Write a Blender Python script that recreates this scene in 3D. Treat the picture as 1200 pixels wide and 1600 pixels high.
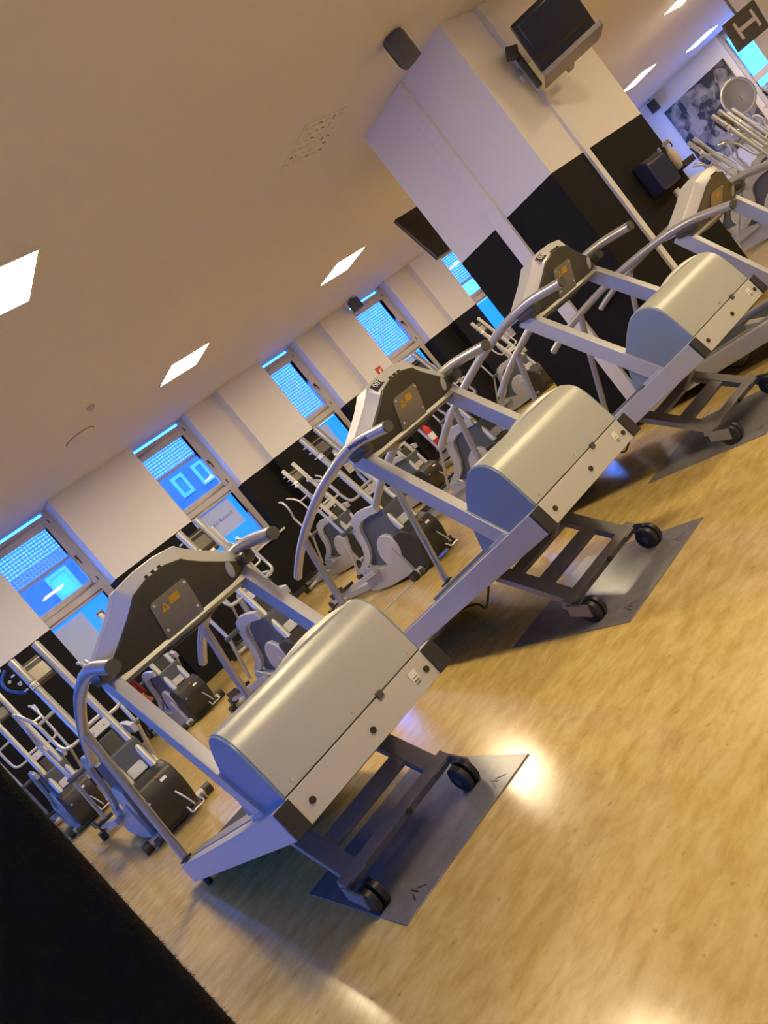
import bpy, bmesh, math, random
from mathutils import Vector, Matrix
R = math.radians
random.seed(7)
scene = bpy.context.scene
for o in list(bpy.data.objects):
    bpy.data.objects.remove(o, do_unlink=True)
C = scene.collection

# ---------------------------------------------------------------- camera
CAM_H = 1.3
F_PX, PITCH, ROLL, YAW = 1240.06, -0.0867756, -0.6856379, 0.5760726
fw = Vector((math.sin(YAW) * math.cos(PITCH), math.cos(YAW) * math.cos(PITCH), math.sin(PITCH)))
r0 = Vector((math.cos(YAW), -math.sin(YAW), 0.0))
u0 = r0.cross(fw)
rt = math.cos(ROLL) * r0 + math.sin(ROLL) * u0
up = -math.sin(ROLL) * r0 + math.cos(ROLL) * u0
cd = bpy.data.cameras.new('camera')
cam = bpy.data.objects.new('camera', cd)
C.objects.link(cam)
M = Matrix((rt, up, -fw)).transposed().to_4x4()
M.translation = Vector((0, 0, CAM_H))
cam.matrix_world = M
cd.sensor_fit = 'VERTICAL'
cd.sensor_height = 36.0
cd.lens = F_PX / 1600.0 * 36.0
cd.clip_start = 0.02
scene.camera = cam

# ---------------------------------------------------------------- sky, exposure
SKY = (0.030, 0.205, 1.0)
SKY_STRENGTH = 10.5
LAMP_COLOR = (1.0, 0.80, 0.50)
LAMP_STRENGTH = 65.0
w = bpy.data.worlds.new('dusk_sky')
scene.world = w
w.use_nodes = True
bg = w.node_tree.nodes['Background']
bg.inputs[0].default_value = (*SKY, 1)
bg.inputs[1].default_value = SKY_STRENGTH
vs = scene.view_settings
vs.view_transform = 'Standard'
vs.look = 'None'
vs.gamma = 1.0
vs.use_curve_mapping = False
vs.exposure = 0.0

# ---------------------------------------------------------------- materials
MATS = {}


def newmat(name):
    m = bpy.data.materials.new(name)
    m.use_nodes = True
    MATS[name] = m
    return m, m.node_tree.nodes, m.node_tree.links


def mat(name, col, rough=0.5, metal=0.0, noise=0.06, scale=40.0, coat=0.0, bump=0.0, emit=0.0):
    m, n, l = newmat(name)
    p = n['Principled BSDF']
    p.inputs['Roughness'].default_value = rough
    p.inputs['Metallic'].default_value = metal
    p.inputs['Coat Weight'].default_value = coat
    tc = n.new('ShaderNodeTexCoord')
    nz = n.new('ShaderNodeTexNoise')
    nz.inputs['Scale'].default_value = scale
    nz.inputs['Detail'].default_value = 4
    l.new(tc.outputs['Object'], nz.inputs['Vector'])
    rp = n.new('ShaderNodeValToRGB')
    rp.color_ramp.elements[0].position = 0.3
    rp.color_ramp.elements[1].position = 0.7
    rp.color_ramp.elements[0].color = tuple(c * (1 - noise) for c in col) + (1,)
    rp.color_ramp.elements[1].color = tuple(min(1, c * (1 + noise)) for c in col) + (1,)
    l.new(nz.outputs['Fac'], rp.inputs['Fac'])
    l.new(rp.outputs['Color'], p.inputs['Base Color'])
    if bump:
        b = n.new('ShaderNodeBump')
        b.inputs['Strength'].default_value = bump
        b.inputs['Distance'].default_value = 0.002
        l.new(nz.outputs['Fac'], b.inputs['Height'])
        l.new(b.outputs['Normal'], p.inputs['Normal'])
    if emit:
        p.inputs['Emission Color'].default_value = (*col, 1)
        p.inputs['Emission Strength'].default_value = emit
    return m


mat('silver_paint', (0.47, 0.47, 0.48), 0.38, 0.25, 0.03, 160)
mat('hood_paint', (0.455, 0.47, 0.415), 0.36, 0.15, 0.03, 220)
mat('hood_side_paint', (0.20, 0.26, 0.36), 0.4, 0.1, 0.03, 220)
mat('panel_paint', (0.53, 0.525, 0.47), 0.4, 0.1, 0.03, 200)
mat('tube_paint', (0.42, 0.42, 0.44), 0.3, 0.45, 0.03, 150)
mat('bright_tube', (0.50, 0.50, 0.485), 0.28, 0.35, 0.03, 150)
mat('bar_paint', (0.33, 0.32, 0.26), 0.4, 0.3, 0.04, 150)
mat('frame_grey', (0.26, 0.25, 0.24), 0.42, 0.3, 0.08, 80)
mat('black_plastic', (0.022, 0.021, 0.018), 0.45, 0, 0.15, 120)
mat('console_dark', (0.055, 0.05, 0.032), 0.33, 0, 0.1, 60, bump=0.05)
mat('console_silver', (0.55, 0.55, 0.54), 0.4, 0.2, 0.03, 120)
mat('black_rubber', (0.018, 0.018, 0.018), 0.4, 0, 0.2, 90)
mat('belt_black', (0.03, 0.03, 0.032), 0.75, 0, 0.2, 200, bump=0.2)
mat('cap_grey', (0.075, 0.075, 0.062), 0.6, 0, 0.08, 100)
mat('steel', (0.62, 0.61, 0.59), 0.28, 0.6, 0.05, 100)
mat('plate_steel', (0.30, 0.28, 0.24), 0.32, 0.7, 0.05, 60)
mat('sticker_white', (0.85, 0.83, 0.76), 0.6, 0, 0.03, 200)
mat('sticker_yellow', (0.62, 0.36, 0.02), 0.5, 0, 0.1, 80)
mat('sticker_red', (0.55, 0.05, 0.04), 0.5)
mat('decal_blue', (0.02, 0.03, 0.10), 0.4)
mat('mat_grey', (0.17, 0.165, 0.165), 0.24, 0, 0.12, 14, bump=0.05)
mat('body_grey', (0.42, 0.43, 0.45), 0.35, 0.1, 0.04, 60)
mat('body_light', (0.48, 0.49, 0.50), 0.35, 0.1, 0.04, 60)
mat('body_slate', (0.10, 0.115, 0.135), 0.4, 0.1, 0.06, 60)
mat('shell_charcoal', (0.024, 0.023, 0.021), 0.45, 0, 0.1, 60)
mat('frame_wood', (0.60, 0.56, 0.53), 0.5, 0, 0.05, 8)
mat('sill_stone', (0.60, 0.57, 0.50), 0.4)
mat('white_paint', (0.80, 0.78, 0.74), 0.55, 0, 0.02, 3)
mat('pipe_paint', (0.74, 0.72, 0.69), 0.45, 0, 0.03, 20)
mat('speaker_grey', (0.10, 0.095, 0.085), 0.6, 0, 0.1, 100)
mat('tv_black', (0.012, 0.011, 0.010), 0.25, 0, 0.1, 40)
mat('bracket_grey', (0.24, 0.215, 0.19), 0.45, 0.3)
mat('dispenser', (0.018, 0.022, 0.045), 0.3)
mat('bottle_beige', (0.60, 0.52, 0.38), 0.4)
mat('red_gloss', (0.55, 0.03, 0.02), 0.3)
mat('red_cloth', (0.22, 0.02, 0.015), 0.9, 0, 0.2, 60)
mat('orange_cloth', (0.65, 0.20, 0.03), 0.9, 0, 0.2, 60)
mat('blue_cloth', (0.03, 0.12, 0.42), 0.8, 0, 0.2, 60)
mat('facade_render', (0.25, 0.21, 0.22), 0.8, 0, 0.1, 2)
mat('facade_trim', (0.62, 0.64, 0.66), 0.6)
mat('facade_glass', (0.20, 0.26, 0.34), 0.2)
mat('facade_bright', (0.55, 0.80, 0.95), 0.4)
mat('poster_white', (0.86, 0.87, 0.88), 0.6)
mat('poster_text', (0.22, 0.28, 0.45), 0.6)
mat('detector', (0.55, 0.48, 0.40), 0.6)
mat('cable_black', (0.01, 0.01, 0.01), 0.5)
mat('sign_white', (0.9, 0.88, 0.85), 0.5)
mat('pavement', (0.25, 0.25, 0.27), 0.9, 0, 0.2, 5)

# fuzzy black carpet
m, n, l = newmat('black_carpet')
p = n['Principled BSDF']
p.inputs['Base Color'].default_value = (0.017, 0.0165, 0.018, 1)
p.inputs['Roughness'].default_value = 1.0
p.inputs['Specular IOR Level'].default_value = 0.05
tc = n.new('ShaderNodeTexCoord'); nz = n.new('ShaderNodeTexNoise'); b = n.new('ShaderNodeBump')
nz.inputs['Scale'].default_value = 260
l.new(tc.outputs['Object'], nz.inputs['Vector']); l.new(nz.outputs['Fac'], b.inputs['Height'])
b.inputs['Strength'].default_value = 0.9; b.inputs['Distance'].default_value = 0.004
l.new(b.outputs['Normal'], p.inputs['Normal'])

# marbled linoleum floor
m, n, l = newmat('linoleum')
p = n['Principled BSDF']
geo = n.new('ShaderNodeNewGeometry')
mp = n.new('ShaderNodeMapping'); mp.inputs['Scale'].default_value = (2.6, 5.0, 1)
mp.inputs['Rotation'].default_value = (0, 0, R(8))
l.new(geo.outputs['Position'], mp.inputs['Vector'])
n1 = n.new('ShaderNodeTexNoise'); n1.inputs['Scale'].default_value = 2.6; n1.inputs['Detail'].default_value = 9; n1.inputs['Roughness'].default_value = 0.68; n1.inputs['Distortion'].default_value = 0.25
l.new(mp.outputs['Vector'], n1.inputs['Vector'])
rp = n.new('ShaderNodeValToRGB')
e = rp.color_ramp.elements
e[0].position = 0.30; e[0].color = (0.46, 0.31, 0.090, 1)
e[1].position = 0.72; e[1].color = (0.70, 0.54, 0.23, 1)
x = e.new(0.46); x.color = (0.56, 0.395, 0.125, 1)
x = e.new(0.57); x.color = (0.62, 0.46, 0.17, 1)
l.new(n1.outputs['Fac'], rp.inputs['Fac'])
n2 = n.new('ShaderNodeTexNoise'); n2.inputs['Scale'].default_value = 26; n2.inputs['Detail'].default_value = 3
l.new(geo.outputs['Position'], n2.inputs['Vector'])
r2 = n.new('ShaderNodeValToRGB')
r2.color_ramp.elements[0].position = 0.20; r2.color_ramp.elements[0].color = (0.45, 0.38, 0.33, 1)
r2.color_ramp.elements[1].position = 0.33; r2.color_ramp.elements[1].color = (1, 1, 1, 1)
l.new(n2.outputs['Fac'], r2.inputs['Fac'])
mx = n.new('ShaderNodeMix'); mx.data_type = 'RGBA'; mx.blend_type = 'MULTIPLY'; mx.inputs[0].default_value = 0.8
l.new(rp.outputs['Color'], mx.inputs[6]); l.new(r2.outputs['Color'], mx.inputs[7])
l.new(mx.outputs[2], p.inputs['Base Color'])
p.inputs['Roughness'].default_value = 0.15
p.inputs['Specular IOR Level'].default_value = 0.5
b = n.new('ShaderNodeBump'); b.inputs['Strength'].default_value = 0.03; b.inputs['Distance'].default_value = 0.004
n3 = n.new('ShaderNodeTexNoise'); n3.inputs['Scale'].default_value = 9
l.new(geo.outputs['Position'], n3.inputs['Vector']); l.new(n3.outputs['Fac'], b.inputs['Height'])
l.new(b.outputs['Normal'], p.inputs['Normal'])

# plaster ceiling
m, n, l = newmat('ceiling_plaster')
p = n['Principled BSDF']
p.inputs['Base Color'].default_value = (0.74, 0.70, 0.65, 1); p.inputs['Roughness'].default_value = 0.8
geo = n.new('ShaderNodeNewGeometry'); nz = n.new('ShaderNodeTexNoise'); nz.inputs['Scale'].default_value = 90; nz.inputs['Detail'].default_value = 3
b = n.new('ShaderNodeBump'); b.inputs['Strength'].default_value = 0.25; b.inputs['Distance'].default_value = 0.003
l.new(geo.outputs['Position'], nz.inputs['Vector']); l.new(nz.outputs['Fac'], b.inputs['Height']); l.new(b.outputs['Normal'], p.inputs['Normal'])


# wall paint: white above 2 m, near-black wainscot below
def two_tone(name, white, black, split=2.0):
    m, n, l = newmat(name)
    p = n['Principled BSDF']
    geo = n.new('ShaderNodeNewGeometry'); sp = n.new('ShaderNodeSeparateXYZ')
    l.new(geo.outputs['Position'], sp.inputs[0])
    gt = n.new('ShaderNodeMath'); gt.operation = 'GREATER_THAN'; gt.inputs[1].default_value = split
    l.new(sp.outputs['Z'], gt.inputs[0])
    mx = n.new('ShaderNodeMix'); mx.data_type = 'RGBA'
    l.new(gt.outputs[0], mx.inputs[0])
    mx.inputs[6].default_value = (*black, 1); mx.inputs[7].default_value = (*white, 1)
    l.new(mx.outputs[2], p.inputs['Base Color'])
    p.inputs['Roughness'].default_value = 0.7
    p.inputs['Specular IOR Level'].default_value = 0.22
    return m


two_tone('wall_two_tone', (0.78, 0.76, 0.72), (0.006, 0.0055, 0.005))

# thin window glass
m, n, l = newmat('window_glass')
out = n['Material Output']; n.remove(n['Principled BSDF'])
tr = n.new('ShaderNodeBsdfTransparent'); tr.inputs[0].default_value = (0.93, 0.96, 0.97, 1)
gl = n.new('ShaderNodeBsdfGlossy'); gl.inputs['Roughness'].default_value = 0.02
lwt = n.new('ShaderNodeLayerWeight'); lwt.inputs['Blend'].default_value = 0.5
pw = n.new('ShaderNodeMath'); pw.operation = 'POWER'; pw.inputs[1].default_value = 5.0
l.new(lwt.outputs['Facing'], pw.inputs[0])
fr = n.new('ShaderNodeMath'); fr.operation = 'MULTIPLY_ADD'; fr.inputs[1].default_value = 0.7; fr.inputs[2].default_value = 0.05
l.new(pw.outputs[0], fr.inputs[0])
mxs = n.new('ShaderNodeMixShader')
l.new(fr.outputs[0], mxs.inputs[0]); l.new(tr.outputs[0], mxs.inputs[1]); l.new(gl.outputs[0], mxs.inputs[2]); l.new(mxs.outputs[0], out.inputs[0])


# translucent film / shutter plastics lit from outside
def translucent(name, col, tcol, holes=False, fac=0.6):
    m, n, l = newmat(name)
    out = n['Material Output']; n.remove(n['Principled BSDF'])
    d = n.new('ShaderNodeBsdfDiffuse'); d.inputs[0].default_value = (*col, 1)
    t = n.new('ShaderNodeBsdfTranslucent'); t.inputs[0].default_value = (*tcol, 1)
    mxs = n.new('ShaderNodeMixShader'); mxs.inputs[0].default_value = fac
    l.new(d.outputs[0], mxs.inputs[1]); l.new(t.outputs[0], mxs.inputs[2])
    last = mxs
    if holes:
        tc = n.new('ShaderNodeTexCoord'); sp = n.new('ShaderNodeSeparateXYZ')
        l.new(tc.outputs['Object'], sp.inputs[0])

        def math_(op, a, bval):
            q = n.new('ShaderNodeMath'); q.operation = op
            l.new(a, q.inputs[0]); q.inputs[1].default_value = bval
            return q.outputs[0]
        fz = math_('FRACT', math_('MULTIPLY', sp.outputs['Z'], 1 / 0.052), 0)
        hz = math_('LESS_THAN', fz, 0.36)
        fx = math_('FRACT', math_('MULTIPLY', sp.outputs['X'], 1 / 0.055), 0)
        hx = math_('LESS_THAN', fx, 0.52)
        mu = n.new('ShaderNodeMath'); mu.operation = 'MULTIPLY'
        l.new(hz, mu.inputs[0]); l.new(hx, mu.inputs[1])
        tp = n.new('ShaderNodeBsdfTransparent')
        m2 = n.new('ShaderNodeMixShader')
        l.new(mu.outputs[0], m2.inputs[0]); l.new(mxs.outputs[0], m2.inputs[1]); l.new(tp.outputs[0], m2.inputs[2])
        last = m2
    l.new(last.outputs[0], out.inputs[0])


translucent('shutter_plastic', (0.60, 0.54, 0.60), (0.80, 0.62, 0.62), True, 0.55)
translucent('film_blue', (0.05, 0.32, 0.75), (0.12, 0.65, 0.95))
translucent('film_white', (0.92, 0.92, 0.92), (0.85, 0.60, 0.45), fac=0.13)

# lamp diffuser
m, n, l = newmat('lamp_diffuser')
p = n['Principled BSDF']
p.inputs['Base Color'].default_value = (0.9, 0.88, 0.8, 1)
p.inputs['Emission Color'].default_value = (*LAMP_COLOR, 1)
p.inputs['Emission Strength'].default_value = LAMP_STRENGTH

# black and white photo mural
m, n, l = newmat('mural_print')
p = n['Principled BSDF']
tc = n.new('ShaderNodeTexCoord')
n1 = n.new('ShaderNodeTexNoise'); n1.inputs['Scale'].default_value = 3.0; n1.inputs['Detail'].default_value = 4; n1.inputs['Distortion'].default_value = 0.35
l.new(tc.outputs['Object'], n1.inputs['Vector'])
rp = n.new('ShaderNodeValToRGB')
vo = n.new('ShaderNodeTexVoronoi'); vo.inputs['Scale'].default_value = 4.5
l.new(tc.outputs['Object'], vo.inputs['Vector'])
sv = n.new('ShaderNodeSeparateXYZ'); l.new(vo.outputs['Color'], sv.inputs[0])
ad = n.new('ShaderNodeMath'); ad.operation = 'MULTIPLY_ADD'; ad.inputs[1].default_value = 0.35
l.new(sv.outputs['X'], ad.inputs[0]); l.new(n1.outputs['Fac'], ad.inputs[2])
rp.color_ramp.elements[0].position = 0.58; rp.color_ramp.elements[0].color = (0.035, 0.033, 0.03, 1)
rp.color_ramp.elements[1].position = 0.86; rp.color_ramp.elements[1].color = (0.36, 0.33, 0.29, 1)
l.new(ad.outputs[0], rp.inputs['Fac']); l.new(rp.outputs['Color'], p.inputs['Base Color'])
p.inputs['Roughness'].default_value = 0.6


# ---------------------------------------------------------------- mesh helpers
class MB:
    def __init__(self):
        self.v = []
        self.f = []

    def add(self, vs_, fs_):
        o = len(self.v)
        self.v += [tuple(v) for v in vs_]
        self.f += [tuple(i + o for i in f) for f in fs_]
        return self

    def box(self, c, s, rot=None):
        pts = []
        for sx in (-.5, .5):
            for sy in (-.5, .5):
                for sz in (-.5, .5):
                    q = Vector((sx * s[0], sy * s[1], sz * s[2]))
                    if rot is not None:
                        q = rot @ q
                    pts.append(q + Vector(c))
        return self.add(pts, [(0, 1, 3, 2), (4, 6, 7, 5), (0, 4, 5, 1), (2, 3, 7, 6), (0, 2, 6, 4), (1, 5, 7, 3)])

    def span(self, x0, x1, y0, y1, z0, z1):
        return self.box(((x0 + x1) / 2, (y0 + y1) / 2, (z0 + z1) / 2), (x1 - x0, y1 - y0, z1 - z0))

    def prism_x(self, prof, x0, x1):
        k = len(prof)
        a = sum(prof[i][0] * prof[(i + 1) % k][1] - prof[(i + 1) % k][0] * prof[i][1] for i in range(k))
        if a < 0:
            prof = prof[::-1]
        vs_ = [(x0, y, z) for y, z in prof] + [(x1, y, z) for y, z in prof]
        fs_ = [tuple(range(k))[::-1], tuple(range(k, 2 * k))]
        fs_ += [(i, (i + 1) % k, (i + 1) % k + k, i + k) for i in range(k)]
        return self.add(vs_, fs_)

    def prism_y(self, prof, y0, y1, lean=None):
        # prof in x,z ; lean(z) shifts y
        k = len(prof)
        a = sum(prof[i][0] * prof[(i + 1) % k][1] - prof[(i + 1) % k][0] * prof[i][1] for i in range(k))
        if a < 0:
            prof = prof[::-1]
        ln = lean or (lambda z: 0)
        vs_ = [(x, y0 + ln(z), z) for x, z in prof] + [(x, y1 + ln(z), z) for x, z in prof]
        fs_ = [tuple(range(k)), tuple(range(k, 2 * k))[::-1]]
        fs_ += [((i + 1) % k, i, i + k, (i + 1) % k + k) for i in range(k)]
        return self.add(vs_, fs_)

    def prism_z(self, prof, z0, z1):
        k = len(prof)
        a = sum(prof[i][0] * prof[(i + 1) % k][1] - prof[(i + 1) % k][0] * prof[i][1] for i in range(k))
        if a < 0:
            prof = prof[::-1]
        vs_ = [(x, y, z0) for x, y in prof] + [(x, y, z1) for x, y in prof]
        fs_ = [tuple(range(k))[::-1], tuple(range(k, 2 * k))]
        fs_ += [(i, (i + 1) % k, (i + 1) % k + k, i + k) for i in range(k)]
        return self.add(vs_, fs_)

    def tube(self, pts, r, nseg=12, cap=True, radii=None):
        pts = [Vector(p) for p in pts]
        k = len(pts)
        up_ = Vector((0.31, 0.17, 0.93)).normalized()
        vs_ = []
        prev = None
        for i, p in enumerate(pts):
            t = (pts[min(i + 1, k - 1)] - pts[max(i - 1, 0)]).normalized()
            if prev is None:
                a = t.cross(up_)
                if a.length < 1e-3:
                    a = t.cross(Vector((1, 0, 0)))
                a.normalize()
            else:
                a = (prev - t * prev.dot(t)).normalized()
            prev = a
            b_ = t.cross(a)
            rr = radii[i] if radii else r
            for j in range(nseg):
                an = 2 * math.pi * j / nseg
                vs_.append(p + (a * math.cos(an) + b_ * math.sin(an)) * rr)
        fs_ = []
        for i in range(k - 1):
            for j in range(nseg):
                j2 = (j + 1) % nseg
                fs_.append((i * nseg + j, i * nseg + j2, (i + 1) * nseg + j2, (i + 1) * nseg + j))
        if cap:
            fs_.append(tuple(range(nseg))[::-1])
            fs_.append(tuple(range((k - 1) * nseg, k * nseg)))
        return self.add(vs_, fs_)

    def cyl(self, p0, p1, r, nseg=16):
        return self.tube([p0, p1], r, nseg)

    def bar(self, p0, p1, wx, d):
        # rectangular bar between points in a y-z plane: width along x, depth d in the plane
        p0 = Vector(p0); p1 = Vector(p1)
        t = (p1 - p0).normalized()
        xa = Vector((1, 0, 0))
        nn = t.cross(xa).normalized()
        vs_ = []
        for p in (p0, p1):
            for sx, sn in ((-1, -1), (1, -1), (1, 1), (-1, 1)):
                vs_.append(p + xa * sx * wx / 2 + nn * sn * d / 2)
        return self.add(vs_, [(0, 1, 2, 3), (7, 6, 5, 4), (0, 4, 5, 1), (1, 5, 6, 2), (2, 6, 7, 3), (3, 7, 4, 0)])

    def build(self, name, material, parent=None, bevel=0.0, seg=2, xf=None, smooth=True, ang=38):
        me = bpy.data.meshes.new(name)
        vv = [xf(v) for v in self.v] if xf else self.v
        me.from_pydata([tuple(v) for v in vv], [], self.f)
        bm = bmesh.new()
        bm.from_mesh(me)
        bmesh.ops.remove_doubles(bm, verts=bm.verts, dist=1e-6)
        bmesh.ops.recalc_face_normals(bm, faces=bm.faces)
        if bevel:
            ed = [e for e in bm.edges if len(e.link_faces) == 2 and e.calc_face_angle(0) > 0.6]
            bmesh.ops.bevel(bm, geom=ed, offset=bevel, segments=seg, profile=0.5, affect='EDGES', clamp_overlap=True)
        bm.to_mesh(me)
        bm.free()
        if smooth:
            me.shade_smooth()
            me.set_sharp_from_angle(angle=R(ang))
        me.materials.append(MATS[material])
        o = bpy.data.objects.new(name, me)
        C.objects.link(o)
        if bevel and smooth:
            wn = o.modifiers.new('weighted', 'WEIGHTED_NORMAL')
            wn.keep_sharp = True
        if parent:
            o.parent = parent
        return o


def spline(pts, per=6):
    pts = [Vector(p) for p in pts]
    out = []
    k = len(pts)
    for i in range(k - 1):
        p0 = pts[max(i - 1, 0)]; p1 = pts[i]; p2 = pts[i + 1]; p3 = pts[min(i + 2, k - 1)]
        for j in range(per):
            t = j / per
            out.append(0.5 * ((2 * p1) + (p2 - p0) * t + (2 * p0 - 5 * p1 + 4 * p2 - p3) * t * t + (3 * p1 - p0 - 3 * p2 + p3) * t ** 3))
    out.append(pts[-1])
    return out


def empty(name, loc=(0, 0, 0), rz=0.0):
    o = bpy.data.objects.new(name, None)
    o.empty_display_size = 0.1
    C.objects.link(o)
    o.location = loc
    o.rotation_euler = (0, 0, rz)
    return o


def tag(o, label, cat, group=None):
    o['label'] = label
    o['category'] = cat
    if group:
        o['group'] = group
    return o


def struct(o, label=None):
    o['kind'] = 'structure'
    if label:
        o['label'] = label
    return o


def text_part(name, body, size, material, parent, loc, rot, align='CENTER', extr=0.0006):
    cu = bpy.data.curves.new(name, 'FONT')
    cu.body = body
    cu.size = size
    cu.align_x = align
    cu.align_y = 'CENTER'
    cu.extrude = extr
    ob = bpy.data.objects.new(name, cu)
    C.objects.link(ob)
    bpy.context.view_layer.update()
    me = bpy.data.meshes.new_from_object(ob)
    bpy.data.objects.remove(ob, do_unlink=True)
    bpy.data.curves.remove(cu)
    me.name = name
    me.materials.clear()
    me.materials.append(MATS[material])
    o = bpy.data.objects.new(name, me)
    C.objects.link(o)
    o.parent = parent
    o.location = loc
    o.rotation_euler = rot
    return o


def copy_tree(o, parent=None):
    c = o.copy()
    C.objects.link(c)
    c.parent = parent
    for ch in list(o.children):
        copy_tree(ch, c)
    return c


# ---------------------------------------------------------------- room shell
ZC = 3.458
X0, X1, Y0, YP, YW = -4.2, 22.0, -3.2, 11.60, 11.76   # left wall, far end wall, wall behind, pier fronts, window wall
struct(MB().span(X0 - .3, X1 + .3, Y0 - .3, 12.15, -0.12, 0).build('floor', 'linoleum', smooth=False), 'marbled orange tan linoleum floor')
struct(MB().span(X0 - .3, X1 + .3, Y0 - .3, 12.15, ZC, ZC + 0.15).build('ceiling', 'ceiling_plaster', smooth=False), 'plain plaster ceiling')

# window wall: openings at the window positions
WIN_R = [3.245 + 2.615 * i for i in range(-3, 8)]     # right edges of the openings
WIN_W = 1.20
SILL = 1.02
wb = MB()
prev = X0 - .3
for xr in WIN_R:
    xl = xr - WIN_W
    if xl > prev:
        wb.span(prev, xl, YW, 12.15, 0, ZC)
    wb.span(xl, xr, YW, 12.15, 0, SILL)
    prev = xr
wb.span(prev, X1 + .3, YW, 12.15, 0, ZC)
struct(wb.build('wall_back', 'wall_two_tone', smooth=False), 'window wall, white above and black below')
# piers standing proud of the window wall
PIERS = [(-5.0 + .6, -3.15), (-1.9, -.55), (.62, 2.14), (3.245, 4.70), (6.51, 7.49), (9.05, 9.80), (11.75, 12.55), (14.35, 15.2), (17.0, 17.8), (19.6, 20.4)]
for i, (a, b_) in enumerate(PIERS):
    struct(MB().span(a, b_, YP, YW, 0, ZC).build('trim_%d' % (i + 1), 'wall_two_tone', smooth=False), 'wall pier between windows, white over black')
struct(MB().span(X1, X1 + .3, Y0, 12.2, 0, SILL).span(X1, X1 + .3, Y0, 5.4, SILL, ZC).span(X1, X1 + .3, 9.0, 12.2, SILL, ZC)
       .span(X1, X1 + .3, 6.9, 7.3, SILL, ZC).build('wall_right', 'white_paint', smooth=False), 'white far end wall with photo mural')
struct(MB().span(X0, X1, Y0 - .3, Y0, 0, ZC).build('wall_front', 'white_paint', smooth=False), 'white wall behind the camera')
# left wall: out of view, its windows let in the blue daylight
LW = [(-2.2, .2), (1.6, 4.0), (5.4, 7.8), (9.0, 11.2)]
LWZ0, LWZ1 = 1.2, 3.1
lw = MB()
py = Y0 - .3
for a, b_ in LW:
    lw.span(X0 - .3, X0, py, a, 0, ZC)
    lw.span(X0 - .3, X0, a, b_, 0, LWZ0)
    lw.span(X0 - .3, X0, a, b_, LWZ1, ZC)
    py = b_
lw.span(X0 - .3, X0, py, 12.2, 0, ZC)
struct(lw.build('wall_left', 'wall_two_tone', smooth=False), 'left wall with wide windows')
struct(MB().span(X0, X1, YW - .015, YW, 0.0, 0.09).build('baseboard_back', 'shell_charcoal', smooth=False), 'dark baseboard along the window wall')

# windows -----------------------------------------------------------------
def window(idx, xr, detailed=True):
    xl = xr - WIN_W
    root = empty('window_%d' % idx, (xl, 12.0, SILL))
    struct(root, 'grey framed window with upper sash and fixed lower pane')
    W, H = WIN_W, ZC - SILL
    y0, y1 = 0.0, 0.09
    fr = MB()
    z_top_strip = 3.395 - SILL
    # outer frame
    fr.span(0, .075, y0, y1, 0, H).span(W - .075, W, y0, y1, 0, H).span(.075, W - .075, y0, y1, 0, .10)
    fr.span(.075, W - .075, y0, y1, 2.05 - SILL, 2.15 - SILL).span(.075, W - .075, y0, y1, 3.33 - SILL, z_top_strip)
    fr.build('frame', 'frame_wood', root, bevel=.004)
    s = MB()
    za, zb = 2.15 - SILL, 3.33 - SILL
    s.span(.075, .16, -.012, .07, za, zb).span(W - .16, W - .075, -.012, .07, za, zb)
    s.span(.16, W - .16, -.012, .07, za, za + .09).span(.16, W - .16, -.012, .07, zb - .11, zb)
    sash = s.build('sash', 'frame_wood', root, bevel=.006)
    MB().span(.16, W - .16, .035, .041, za + .09, zb - .11).build('pane', 'window_glass', sash, smooth=False)
    s = MB()
    zc_, zd = .10, 2.05 - SILL
    s.span(.075, .125, -.006, .07, zc_, zd).span(W - .125, W - .075, -.006, .07, zc_, zd)
    s.span(.125, W - .125, -.006, .07, zc_, zc_ + .06).span(.125, W - .125, -.006, .07, zd - .05, zd)
    low = s.build('lower_sash', 'frame_wood', root, bevel=.006)
    MB().span(.125, W - .125, .035, .041, zc_ + .06, zd - .05).build('pane', 'window_glass', low, smooth=False)
    MB().span(.075, W - .075, .035, .041, z_top_strip, H).build('pane', 'window_glass', root, smooth=False)
    hd = MB()
    hd.box((W - .117, -.025, 2.62 - SILL), (.022, .03, .06)).tube(spline([(W - .117, -.035, 2.62 - SILL), (W - .117, -.06, 2.60 - SILL), (W - .117, -.06, 2.50 - SILL)], 4), .009, 8)
    hd.build('handle', 'black_plastic', root)
    for zz in (3.28, 2.2):
        MB().cyl((W - .075, -.012, zz - SILL - .03), (W - .075, -.012, zz - SILL + .03), .009, 8).build('hinge', 'black_plastic', root)
    struct(MB().span(xl - .06, xr + .06, YW - .05, 12.0, SILL - .035, SILL).build('trim_%d' % (30 + idx), 'sill_stone', bevel=.006))
    return root


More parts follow.
